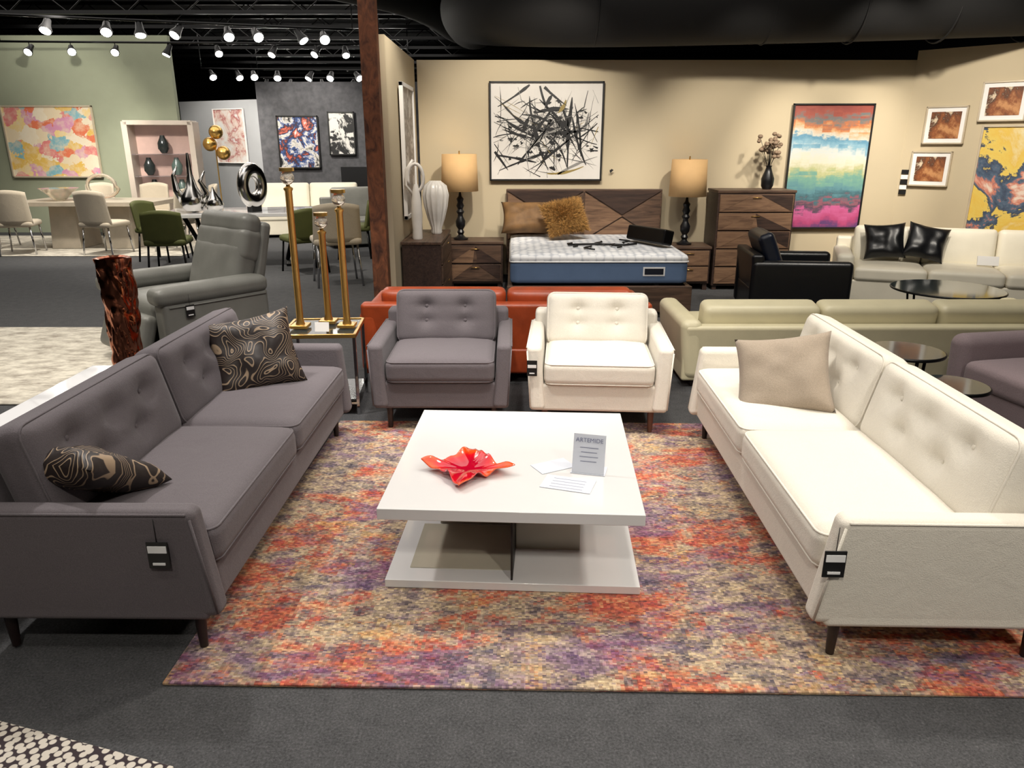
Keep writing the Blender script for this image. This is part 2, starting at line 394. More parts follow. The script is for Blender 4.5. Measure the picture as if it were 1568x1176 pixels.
m_ink=M('ink',(110,114,140),.6,bump=0); m_acr=M('acrylic',(235,235,240),.05,bump=0,trans=.9)
m_pap2=M('paper_blue_grey',(200,204,214),.5,var=.01,bump=0)  # slightly blue-grey so the sheets stand out on the white top
g=grp('price_card',(.31,2.74,TZ+.001),-14)
box('card',m_pap2,(.13,.003,.16),(0,.0,.08),g,(R(-14),0,R(0)),0)
box('foot',m_pap2,(.14,.09,.002),(0,.02,.001),g,bev=0)
text('ARTEMIDE',.024,(0,.0065,.128),(R(76),0,0),g,m_ink)
for i in range(4): 
    z=.105-.018*i; box('text_line',m_ink,(.075-.01*(i%2),.001,.002),(0,-.0025+(z-.08)*.25,z),g,(R(-14),0,0),0)
g=grp('paper_sheet',(.22,2.63,TZ+.001),-18)
box('sheet',m_pap2,(.2,.12,.0015),(0,0,.001),g,bev=0)
for i in range(4): box('text_line',m_ink,(.13,.002,.0004),(.0,-.04+.025*i,.002),g,bev=0)
g=grp('paper_sheet',(.17,2.80,TZ+.001),28)
box('sheet',m_pap2,(.16,.10,.0015),(0,0,.001),g,bev=0)
# ---------------- sofas behind
sofa('leather_sofa',2.12,.92,(-.04,5.62),180,m_orange,n=2,ah=.54,aw=.14,sh=.40,leg=.08,bh=.66,bfh=.60,lean=8,pipe=False,flare=0,armbev=.05)
sofa('leather_sofa',2.86,.9,(2.64,5.50),180,m_sage,n=3,ah=.50,aw=.16,sh=.38,leg=.06,bh=.575,bfh=.46,lean=10,pipe=False,flare=.02,armbev=.06,bt=.2)
sofa('armchair',.95,.9,(3.26,4.12),-80,m_purp,n=1,ah=.56,aw=.16,sh=.42,leg=.06,bh=.8,bfh=.7,armbev=.07,pipe=False)
g=sofa('leather_armchair',.86,.98,(2.86,7.55),84,m_blk,n=1,ah=.60,aw=.12,sh=.46,leg=.06,bh=.84,bfh=.66,lean=22,pipe=False,armbev=.05,flare=0)
for o in g.children:
    if 'cushion' in o.name: o.data.materials[0]=m_navy
g=sofa('sectional_sofa',2.5,.9,(4.85,8.0),-20,m_cream,n=3,ah=.56,aw=.18,sh=.42,leg=.06,bh=.78,bfh=.66,lean=12,pipe=False,armbev=.06)
pillow('throw_pillow',m_blk,.42,.4,.14,(4.13,8.27,.66),(-.3,-.8,.35),5)
pillow('throw_pillow',m_blk,.42,.4,.14,(4.52,8.14,.66),(-.2,-.8,.4),-12)
box('price_card',m_paper,(.2,.02,.1),(5.05,7.85,.50),None,(R(-25),0,R(-20)),0)
def rtable(name,loc,r,h,top,legm,n=3):
    g=grp(name,(loc[0],loc[1],.001))
    cyl('top',top,r,.02,(0,0,h-.01),g,48); 
    tube('rim',legm,[(r*math.cos(a),r*math.sin(a),h-.01) for a in [2*math.pi*i/40 for i in range(40)]],.01,g,closed=True)
    for i in range(n):
        a=2*math.pi*i/n+.4; tube('leg',legm,[(r*.9*math.cos(a),r*.9*math.sin(a),h-.02),(r*.75*math.cos(a),r*.75*math.sin(a),0)],.01,g)
    tube('ring',legm,[(r*.78*math.cos(a),r*.78*math.sin(a),.06) for a in [2*math.pi*i/40 for i in range(40)]],.008,g,closed=True)
rtable('round_coffee_table',(3.94,6.62),.46,.44,m_glassd,m_blackm,4)
rtable('side_table',(2.33,4.22),.21,.52,m_glassd,m_blackm)
rtable('side_table',(2.36,3.75),.17,.46,m_glassd,m_blackm)
# ---------------- bed
g=grp('bed',(.88,0,0))
box('headboard',m_wood,(1.9,.08,1.02),(0,9.30,.65),g,bev=.006)
def tri(name,mat,pts,y,par):
    vs=[(x,y,z) for x,z in pts]+[(x,y+.02,z) for x,z in pts]; n=len(pts)
    fs=[tuple(range(n)),tuple(reversed(range(n,2*n)))]+[(i,i+n,(i+1)%n+n,(i+1)%n) for i in range(n)]
    return mk(name,mesh(vs,fs),mat,par,smooth=False)
for s in (-1,1):
    c=s*.47
    for p,mm in (([(c-.46,1.14),(c+.46,1.14),(c,.86)],m_woodd),([(c-.46,.56),(c,.84),(c-.46,1.12)],m_woodl),([(c+.46,.56),(c+.46,1.12),(c,.84)],m_wood),([(c-.46,.54),(c+.46,.54),(c,.82)],m_woodl)):
        tri('headboard_panel',mm,p,9.245,g)
for s in (-1,1): box('side_rail',m_wood,(.05,1.85,.24),(s*.9,8.33,.2),g,bev=.004)
box('footboard',m_wood,(1.86,.06,.26),(0,7.38,.19),g,bev=.004)
for s in (-1,1):
    for y in (7.42,9.28): box('leg',m_woodd,(.07,.07,.12),(s*.86,y,.06),g,bev=0)
m_mat=M('mattress_blue',(86,108,140),.8,var=.05,bump=.2); 
k=NT('quilt'); vo=k.n('ShaderNodeTexVoronoi'); vo.inputs['Scale'].default_value=13; vo.inputs['Randomness'].default_value=.3; k.l(k.obj(),vo.inputs['Vector'])
k.l(k.ramp(vo.outputs['Distance'],[(.05,(234,235,236)),(.45,(230,231,233)),(.7,(180,184,192))]),k.b.inputs['Base Color']); k.b.inputs['Roughness'].default_value=.8; k.bump(vo.outputs['Distance'],-.3,.015); m_quilt=k.m
g=grp('mattress',(.88,8.33,0))
cush('core',m_mat,(1.80,1.82,.24),(0,0,.445),g,r=.05,puff=0)
cush('quilted_top',m_quilt,(1.80,1.82,.08),(0,0,.585),g,r=.04,puff=.012)
tube('edge_tape',m_tagw,[(a,b,.555) for a,b in rr(1.8,1.82,.05)],.008,g,closed=True)
box('label',m_tagw,(.22,.006,.09),(.55,-.912,.46),g,bev=0); box('label_print',m_navy,(.19,.006,.06),(.55,-.915,.46),g,bev=0)
m_brn=M('pillow_brown',(110,80,46),.7,var=.3,vs=10); 
pillow('bed_pillow',m_brn,.66,.42,.2,(.20,8.96,.85),(0,-.8,.55),0)
m_fur=M('fur_gold',(176,134,74),.8,var=.5,vs=40,bump=.6,bs=80,bd=.01)
g=grp('fur_pillow',(.60,8.68,.86)); 
mt=ortho((.1,-.8,.55),12)
pillow('cushion',m_fur,.44,.38,.2,(0,0,0),(.1,-.8,.55),12,g)
vs=[];fs=[]
for i in range(11000):
    x=random.uniform(-1,1);y=random.uniform(-1,1); z=.1*((1-x**4)*(1-y**4))**.55
    p=Vector((x*.22*(1-.1*(1-y*y)),y*.19*(1-.1*(1-x*x)),z)); d=Vector((x*.9+random.uniform(-.6,.6),y*.9-.3+random.uniform(-.5,.5),.6)).normalized()*random.uniform(.04,.09)
    s=Vector((random.uniform(-1,1),random.uniform(-1,1),0)).normalized()*.005
    b=len(vs)
    for q in (p-s,p+s,p+d): vs.append(tuple((mt@q)))
    fs.append((b,b+1,b+2))
mk('fur',mesh(vs,fs),m_fur,g,smooth=False)
g=grp('bolster_box',(1.50,8.15,.645),30); box('box',m_blackm,(.14,.62,.16),(0,0,.095),g,(0,R(12),0),.02)
g=grp('strap_harness',(1.0,8.0,.64))
for i in range(5):
    tube('strap',m_black,[(-.35+.15*i+.05*math.sin(j*1.3+i),-.12+.06*j*((-1)**i)+.05*i,.010+.003*i) for j in range(6)],.009,g,seg=6)
tube('strap',m_black,[(-.4,0,.014),(-.1,.06,.014),(.2,-.02,.014),(.35,.08,.014)],.012,g,seg=6)
def case(name,loc,w,d,h,rz=0,rows=2,front=m_wood,leg=.08,chev=False):
    g=grp(name,(loc[0],loc[1],0),rz)
    box('carcass',m_woodd,(w,d,h-leg-.02),(0,0,leg+(h-leg-.02)/2),g,bev=.004)
    box('top',m_wood,(w+.02,d+.02,.03),(0,0,h-.015),g,bev=.004)
    hh=(h-leg-.06)/rows
    for i in range(rows):
        z=leg+.02+hh*(i+.5)
        box('drawer',front,(w-.04,.02,hh-.015),(0,-d/2-.008,z),g,bev=.002)
        if chev:
            s=1 if i%2 else -1
            for a,mm in (((-1),m_woodl),(1,m_woodd)):
                x0=a*(w/2-.03)
                mk('drawer_inlay',mesh([(x0,-d/2-.0205,z-hh/2+.012),(0 if s>0 else x0,-d/2-.0205,z+(hh/2-.012)),(x0*.1,-d/2-.0205,z-(hh/2-.012)*s)],[(0,1,2)]),mm,g,smooth=False)
        tube('handle',m_brass,[(-.05,-d/2-.03,z+hh*.3),(.05,-d/2-.03,z+hh*.3)],.004,g,seg=6)
    for s in (-1,1):
        for t in (-1,1): box('leg',m_woodd,(.05,.05,leg),(s*(w/2-.04),t*(d/2-.04),leg/2),g,bev=0)
    return g
case('nightstand',(-.44,9.08),.66,.45,.58,0,2,m_wood,chev=True)
case('nightstand',(2.12,9.08),.50,.45,.52,0,2,m_woodl)
case('chest_of_drawers',(2.86,9.10),.90,.46,1.17,0,5,m_woodl,.05,chev=True)
case('dresser',(-.93,8.2),1.15,.40,.73,90,3,m_wood,.06)
def lamp(loc):
    g=grp('table_lamp',loc)
    pr=[(.085,0),(.09,.02),(.05,.035),(.03,.06),(.045,.09),(.03,.12),(.055,.16),(.06,.22),(.035,.27),(.03,.30),(.05,.33),(.03,.36),(.048,.40),(.032,.44),(.045,.48),(.02,.51),(.012,.56),(.012,.62)]
    lathe('base',m_blk,pr,(0,0,0),g,24)
    n=32; V=[];F=[]
    for (r,z) in ((.22,.57),(.205,.99)):
        for j in range(n):
            a=2*math.pi*j/n; V.append((r*math.cos(a),r*math.sin(a),z))
    for j in range(n): F.append((j,(j+1)%n,n+(j+1)%n,n+j))
    o=mk('shade',mesh(V,F),m_shade,g); sm=o.modifiers.new('s','SOLIDIFY'); sm.thickness=.004
    cyl('spider',m_brass,.2,.004,(0,0,.972),g,32); cyl('finial',m_brass,.008,.05,(0,0,1.0),g,10); cyl('stem',m_brass,.006,.4,(0,0,.78),g,8)
lamp((-.62,9.06,.581)); lamp((2.09,9.06,.521))
g=grp('flower_vase',(3.04,9.1,1.171))
lathe('vase',m_blk,[(.05,0),(.07,.04),(.075,.12),(.045,.2),(.03,.25),(.04,.27)],(0,0,0),g)
m_flw=M('dried_flower',(132,112,92),.8); 
for i in range(16):
    a=random.uniform(0,6.28); r=random.uniform(.05,.2); h=random.uniform(.36,.6)
    e=Vector((r*math.cos(a),r*math.sin(a)*.6,h)); tube('stem',m_black,[(0,0,.22),tuple(e*.6+Vector((0,0,.1))),tuple(e)],.003,g,seg=5)
    for q in range(3):
        ball('bloom',m_flw,random.uniform(.018,.032),e+Vector([random.uniform(-.03,.03) for _ in range(3)]),g,(1,1,.8),8)
g=grp('white_vase',(-.84,8.35,.731))
def rib(p):
    a=math.atan2(p.y,p.x); k_=1+.05*math.cos(14*a); return Vector((p.x*k_,p.y*k_,p.z))
lathe('body',m_china,[(.05,0),(.06,.02),(.055,.06),(.09,.16),(.125,.30),(.14,.42),(.12,.52),(.07,.56),(.06,.57)],(0,0,0),g,56,fn=rib)
g=grp('sculptural_vase',(-.99,7.85,.731))
lathe('body',m_china,[(.05,0),(.055,.02),(.05,.1),(.06,.25),(.05,.4),(.035,.5),(.02,.56)],(0,0,0),g,24)
tube('loop',m_china,[(.05*math.cos(t)*1.6,.0,.62+.14*math.sin(t)) for t in [R(a) for a in range(-90,230,20)]],.018,g)
tube('loop',m_china,[(-.03,0,.45),(-.1,0,.55),(-.09,0,.7),(-.02,0,.8)],.015,g)
# ---------------- pictures
def picture(name,w,h,c,rz,canvas,fm,ft=.03,mat_=None,dep=.04):
    g=grp(name,c,rz)
    box('canvas',canvas,(w-2*ft,.02,h-2*ft),(0,-.012,0),g,bev=0)
    for s in (-1,1):
        box('frame_side',fm,(ft,dep,h),(s*(w-ft)/2,-.02,0),g,bev=.003); box('frame_rail',fm,(w,dep,ft),(0,-.02,s*(h-ft)/2),g,bev=.003)
    if mat_: box('mount',mat_,(w-2*ft,.004,h-2*ft),(0,-.024,0),g,bev=0); box('print',canvas,(w*.72,.004,h*.7),(0,-.028,0),g,bev=0)
    return g
m_canv=M('canvas_white',(222,218,212),.8,var=.06,vs=3)
pg=picture('abstract_painting',1.36,1.13,(.41,9.375,1.82),0,m_canv,m_black,.02)
m_ink2=M('paint_black',(18,18,20),.5,bump=0); m_och=M('paint_ochre',(150,130,70),.5); m_gp=M('paint_grey',(140,138,134),.6)
def stroke(pts,ws,mat,y,par):
    vs=[];fs=[];P=[Vector((a,0,b)) for a,b in pts]
    for i,p in enumerate(P):
        t=(P[min(i+1,len(P)-1)]-P[max(i-1,0)]).normalized(); s=Vector((-t.z,0,t.x))*ws[i]/2
        for q in (p-s,p+s): vs.append((q.x,y,q.z))
        if i: b=2*i-2; fs.append((b,b+1,b+3,b+2))
    mk('brush_stroke',mesh(vs,fs),mat,par,smooth=False)
for i in range(210):
    a=random.uniform(0,6.28); cx=random.gauss(0,.30);cz=random.gauss(-.02,.21); L=random.uniform(.12,.7); cv=random.uniform(-.7,.7)
    pts=[];ws=[]
    w0=random.choice([.004,.006,.008,.012,.03])*random.uniform(.8,1.4)
    x,z=cx-L/2*math.cos(a),cz-L/2*math.sin(a)
    for j in range(9):
        if abs(x)<.64 and abs(z)<.53: pts.append((x,z)); ws.append(w0*math.sin(math.pi*(j+.6)/9.2)*random.uniform(.6,1.3))
        x+=L/8*math.cos(a+cv*(j/8-.5)); z+=L/8*math.sin(a+cv*(j/8-.5))
    if len(pts)>2: stroke(pts,ws,m_ink2 if i%6 else random.choice([m_och,m_gp,m_gp]),-.0235-.0001*(i%8),pg)
for i in range(110):
    cx=random.gauss(0,.27);cz=random.gauss(-.02,.17); r=random.uniform(.006,.035)
    n=14; V=[(cx+r*random.uniform(.3,1.6)*math.cos(6.283*j/n),-.0233,cz+r*random.uniform(.3,1.3)*math.sin(6.283*j/n)) for j in range(n)]
    mk('paint_blot',mesh(V,[tuple(range(n))]),m_ink2 if i%3 else m_gp,pg,smooth=False)
k=NT('paint_colour_field'); x=k.sep(k.obj()); f,_=k.noise(k.obj((1.6,1,.9)),1.6,3,.5); f2,_=k.noise(k.obj((1,1,2),loc=(3,0,1),snap=(.11,1,.045)),4,4,.75); f4b,_=k.noise(k.obj((3,1,6)),3,5,.75)
t=k.math('ADD',k.math('DIVIDE',x[2],1.45),.5); t=k.math('ADD',t,k.math('MULTIPLY',k.math('SUBTRACT',f,.5),.24)); t=k.math('ADD',t,k.math('MULTIPLY',k.math('SUBTRACT',f2,.5),.30)); t=k.math('ADD',t,k.math('MULTIPLY',k.math('SUBTRACT',f4b,.5),.14))
c=k.ramp(t,[(.0,(96,62,112)),(.07,(176,70,116)),(.16,(196,96,146)),(.20,(70,68,84)),(.24,(146,90,104)),(.27,(66,100,110)),(.33,(92,138,148)),(.42,(116,162,146)),(.47,(180,182,132)),(.53,(212,208,186)),(.62,(202,208,206)),(.66,(136,176,194)),(.72,(92,144,172)),(.745,(206,204,192)),(.80,(208,164,118)),(.835,(190,114,72)),(.88,(104,116,116)),(.92,(158,82,68)),(1,(136,66,60))])
k.l(c,k.b.inputs['Base Color']); k.b.inputs['Roughness'].default_value=.5
picture('abstract_painting',.97,1.46,(3.83,9.375,1.41),0,k.m,m_black,.018)
def patch(name,stops,sc=3,seed=0):
    k=NT(name); f,_=k.noise(k.obj(loc=(seed,seed*2,seed)),sc,6,.66,.5); k.l(k.ramp(f,stops),k.b.inputs['Base Color']); k.b.inputs['Roughness'].default_value=.6; return k.m
mb=patch('paint_brown',[(.35,(196,140,90)),(.45,(140,80,40)),(.55,(80,48,30)),(.6,(222,204,176)),(.7,(150,90,50))],4,1)
my=patch('paint_yellow',[(.30,(226,214,170)),(.42,(222,184,76)),(.50,(224,196,96)),(.52,(50,62,86)),(.58,(80,100,122)),(.61,(204,124,100)),(.67,(226,206,190))],1.8,4)
k=NT('paint_pastel'); 
ds=k.n('ShaderNodeVectorMath'); ds.operation='ADD'; _,nc=k.noise(k.obj(),3.5,4,.6); sc_=k.n('ShaderNodeVectorMath'); sc_.operation='SCALE'; sc_.inputs['Scale'].default_value=.5
k.l(nc,sc_.inputs[0]); k.l(k.obj((1,1,1.4)),ds.inputs[0]); k.l(sc_.outputs[0],ds.inputs[1])
vo=k.n('ShaderNodeTexVoronoi'); vo.inputs['Scale'].default_value=3.6; k.l(ds.outputs[0],vo.inputs['Vector'])
sp=k.n('ShaderNodeSeparateColor'); k.l(vo.outputs['Color'],sp.inputs[0])
c=k.ramp(sp.outputs[0],[(0,(232,214,180)),(.16,(226,186,92)),(.30,(222,130,128)),(.42,(236,224,200)),(.56,(128,180,192)),(.68,(236,208,140)),(.8,(214,150,180)),(.9,(224,120,84))],'CONSTANT')
fz,_=k.noise(k.obj(loc=(4,2,1)),5,5,.7); c=k.mix(k.ramp(fz,[(.45,(0,0,0)),(.62,(200,200,200))]),c,(232,216,186)); k.l(c,k.b.inputs['Base Color']); k.b.inputs['Roughness'].default_value=.6; mp_=k.m
m_fr=M('frame_champagne',(214,200,176),.3,.3)
def wp(s,z): return (4.75+s-.0085,9.4-s-.0085,z)
picture('framed_print',.44,.42,wp(.30,1.89),-45,mb,m_fr,.018,m_paper)
picture('framed_print',.46,.42,wp(.69,2.13),-45,mb,m_fr,.018,m_paper)
picture('framed_print',.44,.40,wp(.24,1.40),-45,mb,m_fr,.018,m_paper)
picture('abstract_painting',1.2,1.22,wp(1.0,1.27),-45,my,m_fr,.02)
g=grp('wall_sign',wp(.05,1.24),-45)
for i in range(5): box('sign_bar',m_black if i%2==0 else m_paper,(.08,.016,.05),(0,-.01,.06*i-.12),g,bev=0)
picture('framed_print',.9,1.35,(-1.13,8.35,1.6),90,patch('paint_pale',[(.35,(200,196,190)),(.5,(150,140,130)),(.6,(226,222,216))],5,3),m_paper,.04)
# ---------------- recliner
g=grp('recliner_chair',(-2.74,6.12,.001),-40)
for s in (-1,1):
    cush('arm',m_recl,(.2,.95,.14),(s*.46,-.02,.58),g,r=.06,puff=.01); box('arm_panel',m_recl,(.16,.9,.48),(s*.46,0,.30),g,bev=.04)
    tube('arm_seam',m_recl,[(s*.543,-.4,.5),(s*.543,.42,.5)],.006,g)
cush('seat_cushion',m_recl,(.72,.72,.2),(0,-.08,.42),g,r=.07,puff=.03)
cush('footrest',m_recl,(.72,.34,.12),(0,-.5,.26),g,rot=(R(70),0,0),r=.05,puff=.02)
cush('back_cushion',m_recl,(.74,.5,.2),(0,.36,.66),g,rot=(R(72),0,0),r=.07,puff=.03)
cush('lumbar_cushion',m_recl,(.76,.3,.2),(0,.44,.87),g,rot=(R(72),0,0),r=.07,puff=.03)
cush('headrest',m_recl,(.74,.2,.17),(0,.48,1.03),g,rot=(R(76),0,0),r=.07,puff=.03)
box('back_shell',m_recl,(.76,.1,.85),(0,.5,.64),g,(R(-14),0,0),.04)
cyl('swivel_base',m_blackm,.3,.04,(0,0,.021),g,40); box('base',m_recl,(.88,.8,.14),(0,0,.13),g,bev=.03)
tagp(g,(.56,-.25,.46),'+x')
m_cop=M('copper_dark',(186,116,88),.16,1,var=.35,vs=8,bump=0)
def cr(p):
    d=Vector((p.x,p.y,0)); r=d.length
    if r<1e-5: return p
    a=math.atan2(p.y,p.x)+p.z*1.5
    k_=1+.08*math.sin(3*a+p.z*4)+.34*abs(noise.noise(Vector((math.cos(a)*2.4,math.sin(a)*2.4,p.z*8))))
    return Vector((d.x*k_,d.y*k_,p.z))
o=lathe('floor_vase',m_cop,[(.07,0)]+[(.078+.02*(i/60.0),i*.0165) for i in range(1,61)]+[(.078,.98),(.06,.3)],(-2.56,4.75,.001),None,64,fn=cr)
o.modifiers['e'].split_angle=R(35)
g=grp('console_table',(-1.975,2.75,0)); box('top',m_tabw,(.20,1.5,.04),(0,0,.62),g,bev=.004)
for s in (-1,1): box('panel',m_tabw,(.18,.04,.60),(0,s*.7,.30),g,bev=.003)
# ---------------- brass side table
g=grp('side_table',(-1.24,4.74,0),4)
box('glass_top',m_glassd,(.46,.44,.012),(0,0,.53),g,bev=.002)
for s in (-1,1):
    box('edge',m_brass,(.48,.02,.025),(0,s*.23,.53),g,bev=.003); box('edge',m_brass,(.02,.48,.025),(s*.23,0,.53),g,bev=.003)
    for t in (-1,1): box('leg',m_chrome,(.02,.02,.52),(s*.225,t*.225,.26),g,bev=.002)
    box('stretcher',m_chrome,(.45,.015,.015),(0,s*.225,.08),g,bev=0)
box('lower_shelf',m_glassd,(.44,.44,.01),(0,0,.1),g,bev=0)
def candle(x,y,h,w):
    g=grp('candle_holder',(x,y,.544))
    box('foot',m_brass,(.11,.11,.02),(0,0,.01),g,bev=.003)
    lathe('column',m_brass,[(.03,.02),(.022,.05),(w,.07),(w,h-.14),(w*1.3,h-.13),(w*1.3,h-.12),(.012,h-.11),(.012,h-.1)],(0,0,0),g,20)
    ball('crystal_ball',m_crystal,.042,(0,0,h-.06),g)
    lathe('cup',m_brass,[(.012,h-.03),(.045,h-.02),(.045,h),(.04,h)],(0,0,0),g,20)
candle(-1.38,4.70,1.0,.022); candle(-1.08,4.72,.87,.022); candle(-1.23,4.84,.72,.022)
box('price_card',m_paper,(.09,.003,.06),(-1.21,4.58,.574),None,(R(-12),0,0),0)
# ---------------- dining furniture
def dchair(name,loc,rz,mat,legm,h=.95,sh=.46,w=.46,base=.001):
    g=grp(name,(loc[0],loc[1],base),rz)
    cush('seat',mat,(w,w,.09),(0,0,sh),g,r=.04,puff=.01,cuts=8)
    vs=[];fs=[];n=10;m_=8
    for t in (0,1):
        for i in range(n+1):
            for j in range(m_+1):
                x=-1+2*i/n; z=j/m_
                y=w/2-.03+ .07*z - .07*x*x + (.045 if t else 0)
                vs.append((x*w/2*(1-.06*z),y,sh+.0+z*(h-sh)-.04*x*x*z))
    N=(n+1)*(m_+1)
    for i in range(n):
        for j in range(m_):
            a=i*(m_+1)+j; fs.append((a,a+m_+1,a+m_+2,a+1)); a+=N; fs.append((a,a+1,a+m_+2,a+m_+1))
    def br(a,b): fs.append((a,b,b+N,a+N))
    for i in range(n): br((i+1)*(m_+1),i*(m_+1)); br(i*(m_+1)+m_,(i+1)*(m_+1)+m_)
    for j in range(m_): br(j,j+1); br(n*(m_+1)+j+1,n*(m_+1)+j)
    mk('back',mesh(vs,fs),mat,g)
    for s in (-1,1):
        for t in (-1,1): tube('leg',legm,[(s*w*.4,t*w*.4,sh-.03),(s*w*.47,t*w*.47,0)],.014,g)
dchair('dining_chair',(-2.2,9.3),-160,m_beige,m_chrome,1.02,.55,.58)
g=grp('dining_table',(-3.9,11.0,0),12)
box('top',m_tabw,(2.1,1.15,.05),(0,0,.74),g,bev=.006)
for s in (-1,1):
    tube('leg',m_blackm,[(s*.75,-.4,.72),(s*.55,0,.05),(s*.75,.4,.72)],.03,g); box('foot',m_blackm,(.08,.9,.04),(s*.6,0,.02),g,bev=.005)
for x,y,r in ((-4.55,9.9,190),(-5.3,11.3,80),(-2.85,10.2,215),(-2.45,11.6,-80)): dchair('dining_chair',(x,y),r,m_green,m_blackm,.88,.46,.52)
g=grp('ring_sculpture',(-3.66,10.75,.766),55)
box('plinth',m_black,(.16,.12,.1),(0,0,.05),g,bev=.004)
bpy.ops.mesh.primitive_torus_add(major_radius=.17,minor_radius=.085,major_segments=40,minor_segments=18); o=bpy.context.object; o.name='ring'; o.data.materials.append(m_silver); o.parent=g; o.location=(0,0,.36); o.rotation_euler=(R(90),0,0); o.scale=(.9,1.25,1); o.data.polygons.foreach_set('use_smooth',[True]*len(o.data.polygons))
g=grp('teardrop_sculpture',(-4.5,10.7,.766),10)
lathe('body',m_silver,[(.02,0),(.12,.02),(.17,.12),(.15,.22),(.08,.34),(.04,.5),(.03,.66),(.015,.8)],(0,0,0),g,28)
lathe('drop',m_silver,[(.02,0),(.1,.03),(.13,.1),(.09,.19),(.03,.28),(.01,.34)],(.28,0,0),g,28)
tube('arm',m_silver,[(-.1,0,.1),(-.2,0,.3),(-.22,0,.5),(-.16,0,.62)],.03,g,radii=[.06,.05,.03,.01])
tube('arm',m_silver,[(.1,0,.1),(.2,0,.26),(.12,0,.42),(.2,0,.56)],.03,g,radii=[.06,.05,.03,.01])
g=grp('dining_table',(-7.0,12.8,.0135))
box('top',m_stone,(2.3,1.1,.07),(0,0,.74),g,bev=.006)
for s in (-1,1): box('pedestal',m_stone,(.42,.6,.7),(s*.45,0,.355),g,bev=.005,tap=1.15)
for x,y,r in ((-7.85,11.95,195),(-6.45,11.9,170),(-6.6,13.8,0),(-7.6,13.8,0),(-5.5,12.3,-105),(-8.8,12.7,90),(-5.55,13.4,-60)): dchair('dining_chair',(x,y),r,m_beige,m_chrome,1.0,.47,.54,.0135)
lathe('decor_bowl',m_crystal,[(.06,0),(.1,.02),(.2,.12),(.3,.2)],(-7.5,12.6,.79),None,24)
g=grp('glass_sculpture',(-6.9,12.8,.79)); tube('swirl',m_crystal,[(.25*math.cos(t),.05*t/3,.22+.18*math.sin(t)) for t in [2*math.pi*i/20 for i in range(20)]],.03,g,closed=True)
m_cab=M('cabinet_champagne',(196,184,172),.4,var=.03); m_cabin=M('cabinet_interior_glow',(190,160,150),.6,emit=.12)  # cabinet back glows faintly in place of warm lights inside
g=grp('china_cabinet',(-6.6,14.68,0),8)
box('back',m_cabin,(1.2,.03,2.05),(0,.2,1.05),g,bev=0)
for s in (-1,1): box('side',m_cab,(.1,.45,2.08),(s*.58,0,1.04),g,bev=.004)
box('top',m_cab,(1.2,.45,.08),(0,0,2.06),g,bev=.004); box('cupboard',m_cab,(1.2,.45,.7),(0,0,.36),g,bev=.004)
for z in (1.1,1.5): box('shelf',m_acr,(1.06,.38,.015),(0,0,z),g,bev=0)
m_jar=M('jar',(90,110,105),.2,coat=1)
for i,(x,z) in enumerate(((-.3,1.12),(.2,1.12),(-.25,.72),(.25,.72),(0,1.52))): lathe('vessel',m_jar if i%2 else m_glassd,[(.05,0),(.1,.08),(.1,.18),(.05,.28),(.04,.32)],(x,0,z),g,20)
picture('abstract_painting',1.75,1.32,(-8.85,14.96,1.72),0,mp_,m_fr,.03)
picture('abstract_painting',.9,1.15,(-6.25,17.32,1.85),-25.5,patch('paint_coral',[(.4,(222,220,218)),(.52,(214,190,180)),(.58,(170,90,90)),(.64,(220,218,216))],3,12),m_paper,.02)
picture('abstract_painting',.9,1.1,(-4.65,16.95,1.72),0,patch('paint_swirl',[(.38,(16,16,24)),(.46,(226,222,214)),(.5,(60,90,150)),(.54,(20,18,26)),(.6,(220,110,90)),(.66,(230,226,220))],2.6,20),m_black,.03)
picture('abstract_painting',.58,.9,(-3.7,16.95,1.9),0,patch('paint_bw',[(.45,(20,20,22)),(.5,(220,218,214))],3,33),m_black,.03)
sofa('sofa',2.2,.9,(-3.9,14.6),10,m_cream,n=2,ah=.65,aw=.18,sh=.46,leg=.06,bh=.95,bfh=.8,pipe=False,armbev=.06)
sofa('sofa',2.0,.9,(-2.3,13.3),25,m_recl,n=2,ah=.65,aw=.18,sh=.46,leg=.06,bh=.95,bfh=.8,pipe=False,armbev=.06)
g=grp('media_console',(-3.2,16.4,0)); box('cabinet',m_black,(1.6,.4,.5),(0,0,.25),g,bev=.01); box('screen',m_blk,(.9,.05,.55),(0,0,.95),g,bev=.005); box('stand',m_black,(.3,.2,.2),(0,0,.6),g,bev=.005)
g=grp('globe_floor_lamp',(-5.7,14.9,0)); cyl('base',m_brass,.15,.03,(0,0,.015),g); cyl('pole',m_brass,.012,1.6,(0,0,.82),g,10)
for dx,dz in ((-.10,1.68),(.14,1.52),(.04,1.9)): ball('globe',m_brass,.13,(dx,0,dz),g)
